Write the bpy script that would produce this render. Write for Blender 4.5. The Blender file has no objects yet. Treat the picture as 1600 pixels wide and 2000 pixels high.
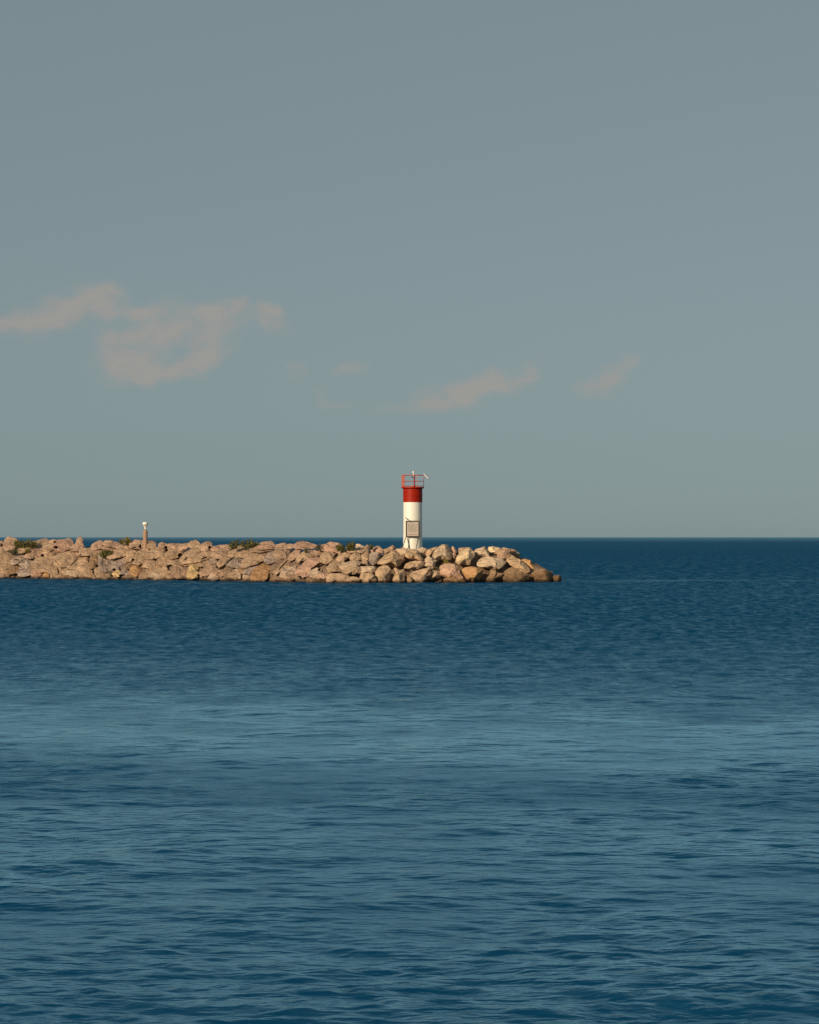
import bpy, bmesh, math, random
import numpy as np
from mathutils import Vector, Matrix

R = math.radians
C = bpy.context.scene.collection
sc = bpy.context.scene

# ------------------------------------------------------------------ camera, sky, sun, exposure
F = 4840.0            # focal length in photo pixels (1600 wide)
HOR = 1049.0          # photo row of the horizon
CAMH = 4.0
cam = bpy.data.objects.new('camera', bpy.data.cameras.new('camera'))
C.objects.link(cam)
cam.data.sensor_fit = 'HORIZONTAL'
cam.data.sensor_width = 36.0
cam.data.lens = 36.0 * F / 1600.0
cam.data.clip_start = 0.5
cam.data.clip_end = 60000.0
cam.location = (0, 0, CAMH)
cam.rotation_euler = (R(90) + math.atan((HOR - 1000) / F), 0, 0)
sc.camera = cam

SUN_EL, SUN_AZ = 19.0, 38.0      # behind the camera, 38 degrees to its left
to_sun = Vector((-math.sin(R(SUN_AZ)) * math.cos(R(SUN_EL)), -math.cos(R(SUN_AZ)) * math.cos(R(SUN_EL)), math.sin(R(SUN_EL))))

world = bpy.data.worlds.new('World')
sc.world = world
world.use_nodes = True
SKY_STRENGTH = 0.054


def build_world():
    nt = world.node_tree
    nt.nodes.clear()
    N, L = nt.nodes.new, nt.links.new

    def math_node(op, a, b=None, c=None, clamp=False):
        n = N('ShaderNodeMath')
        n.operation = op
        n.use_clamp = clamp
        for i, v in enumerate((a, b, c)):
            if v is None:
                continue
            if isinstance(v, (int, float)):
                n.inputs[i].default_value = v
            else:
                L(v, n.inputs[i])
        return n.outputs[0]
    sky = N('ShaderNodeTexSky')
    sky.sky_type = 'NISHITA'
    sky.sun_disc = False
    sky.sun_elevation = R(SUN_EL)
    sky.sun_rotation = math.atan2(to_sun.x, to_sun.y)
    sky.air_density = 0.7
    sky.dust_density = 0.5
    sky.ozone_density = 2.0
    hsv = N('ShaderNodeHueSaturation')
    hsv.inputs['Saturation'].default_value = 0.40
    L(sky.outputs[0], hsv.inputs['Color'])
    tint = N('ShaderNodeMix')
    tint.data_type = 'RGBA'
    tint.blend_type = 'MULTIPLY'
    tint.inputs[0].default_value = 1.0
    L(hsv.outputs[0], tint.inputs[6])
    tint.inputs[7].default_value = SKY_TINT
    # faint clouds low over the lake, placed by direction (tangent of azimuth, tangent of elevation)
    tc = N('ShaderNodeTexCoord')
    sep = N('ShaderNodeSeparateXYZ')
    L(tc.outputs['Generated'], sep.inputs[0])
    u = math_node('DIVIDE', sep.outputs[0], math_node('MAXIMUM', sep.outputs[1], 0.01))
    v = math_node('DIVIDE', sep.outputs[2], math_node('MAXIMUM', sep.outputs[1], 0.01))
    comb = N('ShaderNodeCombineXYZ')
    L(u, comb.inputs[0])
    L(v, comb.inputs[1])
    nz = N('ShaderNodeTexNoise')
    nz.inputs['Scale'].default_value = 55
    nz.inputs['Detail'].default_value = 6
    nz.inputs['Roughness'].default_value = 0.6
    L(comb.outputs[0], nz.inputs['Vector'])
    sepn = N('ShaderNodeSeparateColor')
    L(nz.outputs['Color'], sepn.inputs[0])
    uw = math_node('MULTIPLY_ADD', math_node('SUBTRACT', sepn.outputs[0], 0.5), 0.022, u)
    vw = math_node('MULTIPLY_ADD', math_node('SUBTRACT', sepn.outputs[1], 0.5), 0.013, v)
    blobs = [  # photo px centre, half sizes, tilt, weight
        (-30, 640, 80, 24, 12, .8), (45, 622, 60, 22, 14, .75), (130, 605, 70, 30, 18, .9), (198, 578, 34, 24, 0, 1.15), (215, 615, 40, 16, 0, .5),
        (272, 612, 34, 14, 0, .9), (325, 580, 45, 20, 10, .3), (300, 645, 75, 28, 0, .95), (365, 610, 45, 22, 0, .7), (225, 680, 40, 30, 0, .8), (262, 725, 70, 28, 6, .95),
        (310, 725, 60, 14, 12, .7), (392, 700, 34, 24, 30, 1.3), (425, 660, 34, 34, 0, .6), (425, 612, 40, 22, 10, .85), (470, 592, 18, 22, 0, .85), (525, 615, 24, 22, 0, .85), (555, 640, 40, 16, -10, .4),
        (345, 694, 26, 9, 30, -.25), (242, 632, 20, 16, 0, -.5), (320, 675, 110, 48, 12, .42), (490, 625, 70, 30, 0, .35), (110, 615, 110, 36, 14, .3), (950, 755, 130, 34, 12, .25),
        (580, 725, 24, 19, 20, .75), (690, 715, 40, 18, 15, .7), (630, 765, 18, 18, 0, .6), (655, 788, 36, 10, 0, .6),
        (820, 785, 100, 20, 6, .65), (900, 765, 60, 20, 12, .7), (965, 745, 55, 22, 14, .85), (1025, 722, 28, 20, 20, .75),
        (1170, 755, 34, 28, 10, .75), (1200, 735, 34, 22, 20, .8), (1235, 708, 22, 18, 35, .7), (1075, 690, 45, 10, 5, .25),
    ]
    total = None
    for (px, py, a, b, rot, w) in blobs:
        u0, v0 = (px - 800) / F, (HOR - py) / F
        du, dv = math_node('SUBTRACT', uw, u0), math_node('SUBTRACT', vw, v0)
        cs, sn = math.cos(R(rot)), math.sin(R(rot))
        p = math_node('ADD', math_node('MULTIPLY', du, cs * F / a), math_node('MULTIPLY', dv, sn * F / a))
        q = math_node('SUBTRACT', math_node('MULTIPLY', dv, cs * F / b), math_node('MULTIPLY', du, sn * F / b))
        e = math_node('ADD', math_node('MULTIPLY', p, p), math_node('MULTIPLY', q, q))
        g = math_node('MULTIPLY', math_node('EXPONENT', math_node('MULTIPLY', e, -0.9)), w)
        total = g if total is None else math_node('ADD', total, g)
    nz2 = N('ShaderNodeTexNoise')
    nz2.inputs['Scale'].default_value = 130
    nz2.inputs['Detail'].default_value = 7
    nz2.inputs['Roughness'].default_value = 0.65
    st = N('ShaderNodeMapping')
    st.inputs['Scale'].default_value = (0.75, 1.25, 1)
    st.inputs['Rotation'].default_value = (0, 0, R(-18))
    L(comb.outputs[0], st.inputs['Vector'])
    L(st.outputs[0], nz2.inputs['Vector'])
    m = math_node('MULTIPLY', total, math_node('MULTIPLY_ADD', nz2.outputs['Fac'], 2.4, -0.2))
    m = math_node('ADD', m, math_node('MULTIPLY', math_node('SUBTRACT', nz.outputs['Fac'], 0.5), 0.5))
    ramp = N('ShaderNodeMapRange')
    ramp.interpolation_type = 'SMOOTHSTEP'
    ramp.inputs['From Min'].default_value = 0.08
    ramp.inputs['From Max'].default_value = 1.45
    ramp.inputs['To Max'].default_value = CLOUD_AMT
    L(m, ramp.inputs['Value'])
    front = math_node('GREATER_THAN', sep.outputs[1], 0.02)
    fac = math_node('MULTIPLY', ramp.outputs[0], front)
    mix = N('ShaderNodeMix')
    mix.data_type = 'RGBA'
    L(fac, mix.inputs[0])
    veil = N('ShaderNodeMix')
    veil.data_type = 'RGBA'
    veil.inputs[0].default_value = 0.6
    L(tint.outputs[2], veil.inputs[6])
    veil.inputs[7].default_value = VEIL_COL
    L(veil.outputs[2], mix.inputs[6])
    mix.inputs[7].default_value = CLOUD_COL
    bg = N('ShaderNodeBackground')
    bg.inputs['Strength'].default_value = SKY_STRENGTH
    L(mix.outputs[2], bg.inputs['Color'])
    out = N('ShaderNodeOutputWorld')
    L(bg.outputs[0], out.inputs['Surface'])


SKY_TINT = (0.77, 0.90, 0.84, 1)
CLOUD_COL = (6.7, 6.0, 5.4, 1)
VEIL_COL = (4.2, 5.5, 5.95, 1)      # thin even high haze
CLOUD_AMT = 0.68
build_world()

sun = bpy.data.objects.new('sun', bpy.data.lights.new('sun', 'SUN'))
C.objects.link(sun)
sun.data.energy = 4.4
sun.data.angle = R(0.5)
sun.data.color = (1.0, 0.80, 0.54)
sun.location = (-40, -40, 60)
sun.rotation_euler = to_sun.to_track_quat('Z', 'Y').to_euler()

sc.view_settings.view_transform = 'Standard'
sc.view_settings.look = 'None'
sc.view_settings.exposure = 0.0
sc.view_settings.gamma = 1.0
sc.view_settings.use_curve_mapping = False
sc.render.engine = 'CYCLES'
sc.cycles.max_bounces = 6

# ------------------------------------------------------------------ helpers
rng = np.random.default_rng(7)


def at(px, py, Y):
    """world point seen at photo pixel (px, py) at distance Y"""
    return Vector(((px - 800) / F * Y, Y, CAMH + (HOR - py) / F * Y))


def waterline(px):
    return float(np.interp(px, [-400, 0, 160, 320, 480, 640, 700, 1095], [1124, 1130, 1131.6, 1133.6, 1136.2, 1138.5, 1138.8, 1137.2]))


def crest(px):
    return float(np.interp(px, [-400, 0, 100, 280, 400, 560, 700, 800, 870, 1000, 1015, 1050, 1095], [1046, 1055, 1057, 1059, 1061, 1063, 1068, 1071, 1067, 1069, 1080, 1094, 1122]))


def shore_Y(px):
    return CAMH * F / (waterline(px) - HOR)


def tag(o, label=None, cat=None, group=None, kind=None):
    if label: o['label'] = label
    if cat: o['category'] = cat
    if group: o['group'] = group
    if kind: o['kind'] = kind
    return o


def link(name, me, mat=None, parent=None):
    o = bpy.data.objects.new(name, me)
    C.objects.link(o)
    if mat: me.materials.append(mat)
    if parent: o.parent = parent
    return o


def empty(name, loc):
    o = bpy.data.objects.new(name, None)
    C.objects.link(o)
    o.location = loc
    o.empty_display_size = 0.3
    return o


def mesh_np(name, verts, faces, smooth=True):
    me = bpy.data.meshes.new(name)
    verts = np.asarray(verts, np.float32)
    faces = np.asarray(faces, np.int32)
    k = faces.shape[1]
    me.vertices.add(len(verts))
    me.vertices.foreach_set('co', verts.ravel())
    me.loops.add(faces.size)
    me.loops.foreach_set('vertex_index', faces.ravel())
    me.polygons.add(len(faces))
    me.polygons.foreach_set('loop_start', np.arange(0, faces.size, k, dtype=np.int32))
    me.polygons.foreach_set('loop_total', np.full(len(faces), k, np.int32))
    me.polygons.foreach_set('use_smooth', np.full(len(faces), smooth, bool))
    me.update(calc_edges=True)
    return me


def vnoise(p, seed=0):
    """value noise, numpy, p (n,3) -> (n,) in -1..1"""
    i = np.floor(p).astype(np.int64)
    f = p - i
    f = f * f * f * (f * (f * 6 - 15) + 10)

    def h(a):
        n = (a[:, 0] * 73856093) ^ (a[:, 1] * 19349663) ^ (a[:, 2] * 83492791) ^ (seed * 2654435761 & 0x7fffffff)
        n = (n ^ (n >> 13)) & 0x7fffffff
        n = (n * 1274126177 + 12345) & 0x7fffffff
        n = (n ^ (n >> 15)) & 0xffff
        return n / 32767.5 - 1
    r = 0
    for dx in (0, 1):
        for dy in (0, 1):
            for dz in (0, 1):
                w = (f[:, 0] if dx else 1 - f[:, 0]) * (f[:, 1] if dy else 1 - f[:, 1]) * (f[:, 2] if dz else 1 - f[:, 2])
                r = r + w * h(i + np.array([dx, dy, dz]))
    return r


class Shader:
    def __init__(self, name):
        self.m = bpy.data.materials.new(name)
        self.m.use_nodes = True
        self.nt = self.m.node_tree
        self.b = self.nt.nodes['Principled BSDF']

    def n(self, t, **kw):
        x = self.nt.nodes.new(t)
        for k, v in kw.items():
            setattr(x, k, v)
        return x

    def l(self, a, b):
        self.nt.links.new(a, b)

    def noise(self, vec, scale, detail=4, rough=0.6):
        x = self.n('ShaderNodeTexNoise')
        x.inputs['Scale'].default_value = scale
        x.inputs['Detail'].default_value = detail
        x.inputs['Roughness'].default_value = rough
        if vec is not None: self.l(vec, x.inputs['Vector'])
        return x.outputs['Fac']

    def maprange(self, v, a, b, c, d):
        x = self.n('ShaderNodeMapRange')
        x.interpolation_type = 'SMOOTHSTEP'
        for k, val in zip(('From Min', 'From Max', 'To Min', 'To Max'), (a, b, c, d)):
            x.inputs[k].default_value = val
        self.l(v, x.inputs['Value'])
        return x.outputs[0]

    def mix(self, fac, a, b, blend='MIX'):
        x = self.n('ShaderNodeMix', data_type='RGBA', blend_type=blend)
        for i, v in ((0, fac), (6, a), (7, b)):
            if isinstance(v, (int, float)): x.inputs[i].default_value = v
            elif isinstance(v, tuple): x.inputs[i].default_value = v if len(v) == 4 else (*v, 1)
            else: self.l(v, x.inputs[i])
        return x.outputs[2]

    def math(self, op, a, b=0.0):
        x = self.n('ShaderNodeMath', operation=op)
        for i, v in enumerate((a, b)):
            if isinstance(v, (int, float)): x.inputs[i].default_value = v
            else: self.l(v, x.inputs[i])
        return x.outputs[0]


def paint(name, col, rough=0.5, grime=0.25, scale=3.0, metal=0.0, grime_col=None):
    s = Shader(name)
    tc = s.n('ShaderNodeTexCoord').outputs['Object']
    g = s.maprange(s.noise(tc, scale, 6, 0.65), 0.45, 0.75, 0, grime)
    gc = grime_col or tuple(c * 0.55 for c in col)
    s.l(s.mix(g, col, gc), s.b.inputs['Base Color'])
    s.b.inputs['Roughness'].default_value = rough
    s.b.inputs['Metallic'].default_value = metal
    return s.m


# ------------------------------------------------------------------ water
def water_material():
    s = Shader('water')
    nt = s.nt
    nt.nodes.remove(s.b)
    out = nt.nodes['Material Output']
    pos = s.n('ShaderNodeNewGeometry').outputs['Position']
    mp = s.n('ShaderNodeMapping')
    mp.inputs['Scale'].default_value = (0.5, 1.0, 1.0)
    s.l(pos, mp.inputs['Vector'])
    att = s.n('ShaderNodeAttribute', attribute_name='ripple').outputs['Fac']
    refl = s.n('ShaderNodeAttribute', attribute_name='gloss').outputs['Fac']
    n1 = s.noise(mp.outputs[0], 1.5, 3, 0.6)
    n2 = s.noise(mp.outputs[0], 7.0, 3, 0.6)
    h = s.math('ADD', s.math('MULTIPLY', n1, 0.20), s.math('MULTIPLY', n2, 0.036))
    bump = s.n('ShaderNodeBump')
    bump.inputs['Distance'].default_value = 1.0
    s.l(s.math('MULTIPLY', h, att), bump.inputs['Height'])
    # light scattered back from the depth does not follow the surface slope
    deep = s.n('ShaderNodeSubsurfaceScattering', falloff='BURLEY')
    deep.inputs['Scale'].default_value = 4.0
    deep.inputs['Radius'].default_value = (1, 1, 1)
    deep.inputs['Color'].default_value = WATER_COL
    up = s.n('ShaderNodeCombineXYZ')
    up.inputs[2].default_value = 1.0
    s.l(up.outputs[0], deep.inputs['Normal'])
    gl = s.n('ShaderNodeBsdfGlossy')
    gl.inputs['Color'].default_value = REFL_COL
    gl.inputs['Roughness'].default_value = 0.22
    s.l(bump.outputs[0], gl.inputs['Normal'])
    fr = s.n('ShaderNodeFresnel')
    fr.inputs['IOR'].default_value = 1.333
    s.l(bump.outputs[0], fr.inputs['Normal'])
    fac = s.math('MULTIPLY', s.math('POWER', fr.outputs[0], FRES_POW), FRES_GAIN)
    fac = s.math('MULTIPLY', s.math('MINIMUM', fac, 1.0), refl)
    # noise painted into the sky reflection, standing in for wind ripples and light patches
    for (sx, sy, nm, amt) in ((1.15, 1.9, 'ruffle_near', 1.0), (1.7, 0.9, 'refl_mid', 2.6), (0.8, 0.2, 'refl_far', 2.0)):
        m2 = s.n('ShaderNodeMapping')
        m2.inputs['Scale'].default_value = (sx, sy, 0)
        s.l(pos, m2.inputs['Vector'])
        wgt = s.n('ShaderNodeAttribute', attribute_name=nm).outputs['Fac']
        v = s.math('SUBTRACT', s.noise(m2.outputs[0], 1.0, 5, 0.78), 0.5)
        fac = s.math('ADD', fac, s.math('MULTIPLY', s.math('MULTIPLY', v, amt), wgt))
    fac = s.math('MAXIMUM', fac, 0.01)
    mx = s.n('ShaderNodeMixShader')
    s.l(fac, mx.inputs[0])
    s.l(deep.outputs[0], mx.inputs[1])
    s.l(gl.outputs[0], mx.inputs[2])
    s.l(mx.outputs[0], out.inputs['Surface'])
    return s.m


WATER_COL = (0.003, 0.062, 0.150, 1)
REFL_COL = (0.54, 0.86, 1.0, 1)
FRES_POW, FRES_GAIN = 1.8, 4.6


def build_water():
    r = [9.0]
    while r[-1] < 520: r.append(r[-1] * 1.0031 + 0.004)
    while r[-1] < 40000: r.append(r[-1] * 1.035)
    r = np.array(r)
    dr = np.gradient(r)
    a = np.concatenate([np.radians([-80, -60, -45, -34, -26, -20, -17]), np.linspace(R(-14.5), R(14.5), 640), np.radians([17, 20, 26, 34, 45, 60, 80])])
    RR, AA = np.meshgrid(r, a, indexing='ij')
    X = (RR * np.tan(AA) * np.cos(AA)).astype(np.float64)
    Y = RR * np.cos(AA)
    DR = np.repeat(dr[:, None], len(a), 1)
    # wind patches and slicks: how strongly the surface is ruffled, by distance (bands) and place
    wob = vnoise(np.c_[(X / 9).ravel(), (Y / 14).ravel(), np.zeros(X.size)], 3).reshape(X.shape)
    wob2 = vnoise(np.c_[(X / 2.2).ravel(), (Y / 3.2).ravel(), np.ones(X.size)], 5).reshape(X.shape)
    dy = CAMH * F / Y                      # band coordinate: falls with distance
    wob3 = vnoise(np.c_[(X / 5).ravel(), (Y / 2.5).ravel(), np.full(X.size, 7.5)], 9).reshape(X.shape)
    q = dy * (1 + 0.07 * wob + 0.03 * wob2 + 0.05 * wob3) - X * 2.0 * np.clip((dy - 130) / 200, 0, 1)
    band = np.interp(q, RIP_Q, RIP_V)
    streak = np.exp(-((Y - 226.5 - 2.5 * wob) / 4.0) ** 2) * np.clip((X - 8) / 4, 0, 1)
    band = band * (1 - 0.75 * streak)
    patch = np.clip(1 + 0.45 * wob2 + 0.25 * wob, 0.25, 2)
    A = band * patch
    Z = np.zeros_like(X)
    g = np.random.default_rng(11)
    for k in range(110):
        lam = 0.11 * (5.2 / 0.11) ** (k / 109.0)
        lam *= g.uniform(0.94, 1.06)
        th = g.normal(0, 0.62) + 0.1
        kk = 2 * math.pi / lam
        slope = WAVE_SLOPE * g.uniform(0.6, 1.3) * float(np.interp(lam, [.11, .17, .24, .46, .75, 2, 5], [.9, 1.4, 1.8, 1.5, .8, .5, .4]))
        amp = slope / kk
        fil = np.clip((lam / DR - 2.2) / 2.0, 0, 1)
        ph = kk * (X * math.sin(th) + Y * math.cos(th)) + g.uniform(0, 6.28)
        # crest sharpening
        w = np.sin(ph)
        am = A if lam < 1.6 else (0.5 + 0.5 * A)
        Z += amp * fil * am * (w + 0.12 * np.cos(2 * ph))
    far = np.clip((1500 - RR) / 900, 0, 1)
    Z *= far
    n0, n1 = X.shape
    V = np.c_[X.ravel(), Y.ravel(), Z.ravel()]
    idx = np.arange(n0 * n1).reshape(n0, n1)
    Fc = np.stack([idx[:-1, :-1], idx[:-1, 1:], idx[1:, 1:], idx[1:, :-1]], -1).reshape(-1, 4)
    me = mesh_np('water', V, Fc)
    at_ = me.attributes.new('ripple', 'FLOAT', 'POINT')
    at_.data.foreach_set('value', (A * np.interp(Y, [15, 60, 150, 300], BUMP_V)).astype(np.float32).ravel())
    gl_ = np.interp(q, GLOSS_Q, GLOSS_V) * (1 + 0.35 * wob2 * np.interp(q, [0, 300, 1000], [0.6, 1, .5])) + 0.10 * streak * (1 + wob2)
    at_ = me.attributes.new('gloss', 'FLOAT', 'POINT')
    at_.data.foreach_set('value', np.clip(gl_, 0.03, 1).astype(np.float32).ravel())
    for nm, xs, ys in (('ruffle_near', [14, 24, 40, 70, 95], [.3, .5, 1, .9, 0]), ('refl_mid', [46, 66, 150, 260], [.15, .8, 1, .3]), ('refl_far', [110, 230, 900, 3000], [0, .9, .7, 0])):
        at_ = me.attributes.new(nm, 'FLOAT', 'POINT')
        at_.data.foreach_set('value', (np.interp(Y, xs, ys) * (1 if nm == 'ruffle_near' else np.clip(band, 0.2, 1.2) * np.interp(Y, [60, 120], [.6, .75]))).astype(np.float32).ravel())
    o = link('water', me, water_material())
    tag(o, 'deep blue rippled lake reaching the horizon', 'lake', kind='structure')


RIP_Q = [0, 12, 60, 84, 100, 200, 260, 310, 345, 400, 425, 455, 495, 520, 570, 640, 760, 900, 1000]
RIP_V = [1.0, 1.5, 1.5, 1.3, 1.5, 1.4, 1.3, 1.15, .95, .85, .95, 1.15, 1.15, .9, .85, .9, 1.0, 1.05, 1.1]
GLOSS_Q = [0, 4, 10, 30, 60, 80, 100, 150, 220, 300, 345, 400, 430, 480, 520, 570, 650, 800, 950]
GLOSS_V = [.55, .35, .15, .09, .10, .13, .18, .15, .30, .52, .84, .95, .72, .54, .66, .73, .75, .75, .68]  # share of sky reflection painted per band; far end raised as horizon haze
WAVE_SLOPE = 0.0205
BUMP_V = [0.95, 0.6, 1.0, 1.2]
build_water()

# ------------------------------------------------------------------ breakwater
def rock_material():
    s = Shader('rock')
    geo = s.n('ShaderNodeNewGeometry').outputs['Position']
    info = s.n('ShaderNodeObjectInfo')
    tc = s.n('ShaderNodeTexCoord').outputs['Object']
    off = s.n('ShaderNodeVectorMath', operation='SCALE')
    off.inputs['Scale'].default_value = 37.0
    cmb = s.n('ShaderNodeCombineXYZ')
    s.l(info.outputs['Random'], cmb.inputs[0])
    s.l(info.outputs['Random'], cmb.inputs[2])
    s.l(cmb.outputs[0], off.inputs[0])
    add = s.n('ShaderNodeVectorMath', operation='ADD')
    s.l(tc, add.inputs[0])
    s.l(off.outputs[0], add.inputs[1])
    p = add.outputs[0]
    rot = s.n('ShaderNodeMapping')
    rot.inputs['Rotation'].default_value = (0.3, R(38), 0.2)
    rot.inputs['Scale'].default_value = (0.8, 1, 1.7)
    s.l(p, rot.inputs['Vector'])
    strata = rot.outputs[0]
    val = s.n('ShaderNodeHueSaturation')
    s.l(info.outputs['Color'], val.inputs['Color'])
    s.l(s.maprange(s.noise(p, 1.1, 5, 0.6), 0.3, 0.7, 0.74, 1.2), val.inputs['Value'])
    c = val.outputs[0]
    c = s.mix(s.maprange(s.noise(strata, 2.0, 5, 0.65), 0.50, 0.70, 0, 0.45), c, (0.15, 0.10, 0.075))
    c = s.mix(s.maprange(s.noise(p, 6.0, 4, 0.7), 0.56, 0.70, 0, 0.38), c, (0.46, 0.34, 0.25))
    c = s.mix(s.maprange(s.noise(p, 9.0, 3, 0.7), 0.58, 0.67, 0, 0.45), c, (0.10, 0.065, 0.045))
    sep = s.n('ShaderNodeSeparateXYZ')
    s.l(geo, sep.inputs[0])
    # brown wash zone, then the wet dark line at the water
    lim = s.maprange(sep.outputs[0], 0, 12, 0.15, 0.95)
    wz = s.math('SUBTRACT', s.math('ADD', sep.outputs[2], s.math('MULTIPLY', s.noise(geo, 1.3, 4, 0.6), 0.7)), 0.35)
    c = s.mix(s.math('MULTIPLY', s.maprange(s.math('SUBTRACT', wz, lim), -0.55, 0.25, 1, 0), 0.72), c, (0.115, 0.06, 0.03))
    wet = s.maprange(wz, 0.06, 0.32, 0.93, 0)
    c = s.mix(wet, c, (0.02, 0.015, 0.011))
    s.l(c, s.b.inputs['Base Color'])
    s.l(s.maprange(wet, 0, 1, 0.88, 0.45), s.b.inputs['Roughness'])
    s.b.inputs['Specular IOR Level'].default_value = 0.25
    h = s.math('ADD', s.math('MULTIPLY', s.noise(strata, 2.6, 6, 0.62), 0.42), s.math('MULTIPLY', s.noise(p, 9, 4, 0.6), 0.06))
    bump = s.n('ShaderNodeBump')
    bump.inputs['Distance'].default_value = 1.0
    bump.inputs['Strength'].default_value = 1.0
    s.l(h, bump.inputs['Height'])
    s.l(bump.outputs[0], s.b.inputs['Normal'])
    return s.m


ROCK = rock_material()

bm = bmesh.new()
bmesh.ops.create_icosphere(bm, subdivisions=5, radius=1.0)
bm.verts.ensure_lookup_table()
ICO_V = np.array([v.co[:] for v in bm.verts])
ICO_F = np.array([[v.index for v in f.verts] for f in bm.faces])
bm.free()

PINK, TAN, CREAM, YELLOW, ORANGE, GREY, PALE, BROWN, WHITE, ROSE = range(10)
COLS0 = [(.395, .252, .172), (.405, .268, .172), (.56, .40, .25), (.56, .38, .19), (.40, .22, .105), (.335, .25, .20), (.47, .335, .235), (.27, .165, .095), (.62, .56, .50), (.42, .255, .18)]
COLS = [tuple(min(.8, v * 1.33) for v in c) for c in COLS0]
SET = 5.2       # metres from the water's edge back to the crest


def slope_Y(px, py):
    wl, cr = waterline(px), crest(px)
    t = min(max((wl - py) / (wl - cr), 0.0), 1.15)
    return shore_Y(px) + 0.5 + t * SET


def rock(tile, label, col, pts, dY=0.0, thick=1.0, grow=None, n=3.2, lean=None, seed=None, cat='boulder', facets=7):
    pts = [tuple(float(c) for c in w.split(',')) for w in pts.split()]
    poly = np.array(pts) / 10.0 + np.array([tile * 160.0, 1045.0])
    wl = waterline(poly[:, 0].mean())
    low = poly[:, 1] > wl - 5.5
    poly[low, 1] += 11                       # carry it on below the water
    cx, cy = (poly.min(0) + poly.max(0)) / 2 * 0.5 + poly.mean(0) * 0.5
    Y = slope_Y(cx, min(cy, wl)) + dY
    c = at(cx, cy, Y)
    left = float(np.interp(cx, [600, 740], [1, 0]))      # the older, settled part of the wall
    if grow is None: grow = 0.985 + 0.295 * left
    n = n - 1.0 * left if n == 3.2 else n
    if lean is None: lean = 0.7 + 0.85 * left
    dY -= 0.12 * left
    rel = (poly - (cx, cy)) * (Y / F) * grow
    rel[:, 1] *= -1
    # radius of the outline by angle
    ang = np.linspace(-np.pi, np.pi, 361)
    d = np.stack([np.cos(ang), np.sin(ang)], 1)
    rad = np.full(361, 0.02)
    for i in range(len(rel)):
        a, b = rel[i], rel[(i + 1) % len(rel)]
        e = b - a
        den = d[:, 0] * e[1] - d[:, 1] * e[0]
        den = np.where(abs(den) < 1e-9, 1e-9, den)
        t = (a[0] * e[1] - a[1] * e[0]) / den
        s_ = (a[0] * d[:, 1] - a[1] * d[:, 0]) / den
        ok = (s_ >= -1e-6) & (s_ <= 1 + 1e-6) & (t > 0)
        rad = np.where(ok, np.maximum(rad, t), rad)
    k = np.ones(5) / 5
    core_ = rad[:-1]
    rad = np.convolve(np.r_[core_[-2:], core_, core_[:2]], k, 'valid')
    rad = np.r_[rad, rad[0]]
    w, h = np.ptp(rel[:, 0]), np.ptp(rel[:, 1])
    size = math.sqrt(w * h)
    T = min(max(0.55 * size, 0.18), 1.5) * thick * (1 - 0.5 * left)
    if seed is None: seed = int(cx * 7 + cy * 13) % 9973
    g = np.random.default_rng(seed)
    S = ICO_V
    rho = np.hypot(S[:, 0], S[:, 2])
    lam = 1 / (rho ** n + abs(S[:, 1]) ** n) ** (1 / n)
    V = S * lam[:, None]
    for i in range(facets):
        nn = np.array([g.uniform(-1, 1) * 0.85, -g.uniform(0.45, 1.0), g.uniform(-0.75, 0.9) * 0.85])
        nn /= np.linalg.norm(nn)
        m = (V @ nn).max() * g.uniform(0.62, 0.86)
        if left < 0.5 and i < 3:             # fresh quarry faces: one side, one undercut, one broad front
            nn = np.array([(.80, -.60, .05), (.1, -.64, -.76), (-.42, -.76, .5)][i]) + g.normal(0, .13, 3)
            nn /= np.linalg.norm(nn)
            m = g.uniform(.70, .86)
        ex = np.maximum(V @ nn - m, 0)
        V = V - ex[:, None] * nn * 0.98
    th = np.arctan2(V[:, 2], V[:, 0])
    rr = np.interp(th, ang, rad)
    r2 = np.hypot(V[:, 0], V[:, 2])
    P = np.stack([np.cos(th) * rr * r2, V[:, 1] * T, np.sin(th) * rr * r2], 1)
    P[:, 1] += lean * P[:, 2] * (1 if left > 0.5 else T / max(T, h * 0.5))
    q = P * np.array([1, 1, 1]) + g.uniform(0, 50, 3)
    dirn = P / (np.linalg.norm(P, axis=1)[:, None] + 1e-6)
    sl = np.stack([q[:, 0] * 0.78 + q[:, 2] * 0.62, q[:, 1], -q[:, 0] * 0.62 + q[:, 2] * 0.78], 1) * np.array([1.0, 1.2, 1.9])
    disp = 0.06 * vnoise(q * 1.7, seed) + 0.06 * vnoise(sl * 1.3, seed + 1) + (0.032 + .02 * left) * vnoise(sl * 3.1, seed + 4) + (0.016 + .012 * left) * vnoise(q * 7, seed + 2)
    P = P + dirn * (disp * min(1.0, size / 1.3))[:, None]
    if left > 0:
        W_ = P + np.array(c)
        P[:, 1] -= left * (0.20 * vnoise(W_ * 1.25, 21) + 0.09 * vnoise(W_ * 2.9, 22)) * np.clip(0.6 - V[:, 1], 0, 1)
    P[:, 1] += pits(P + np.array(c))
    base = P[:, 2].min()
    P[:, 2] -= base
    o = link('boulder' if cat == 'boulder' else 'stone', mesh_np('boulder', P, ICO_F), ROCK)
    o.location = c + Vector((0, 0, base))
    f = 1 + g.uniform(-0.10, 0.10)
    warm = (.95 + .22 * (1 - left), .95 + .24 * (1 - left), .97 + .20 * (1 - left))
    o.color = (*(min(1, cc * f * w_) for cc, w_ in zip(COLS[col], warm)), 1)
    tag(o, label, cat, 'boulders of the breakwater')
    return o


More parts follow.
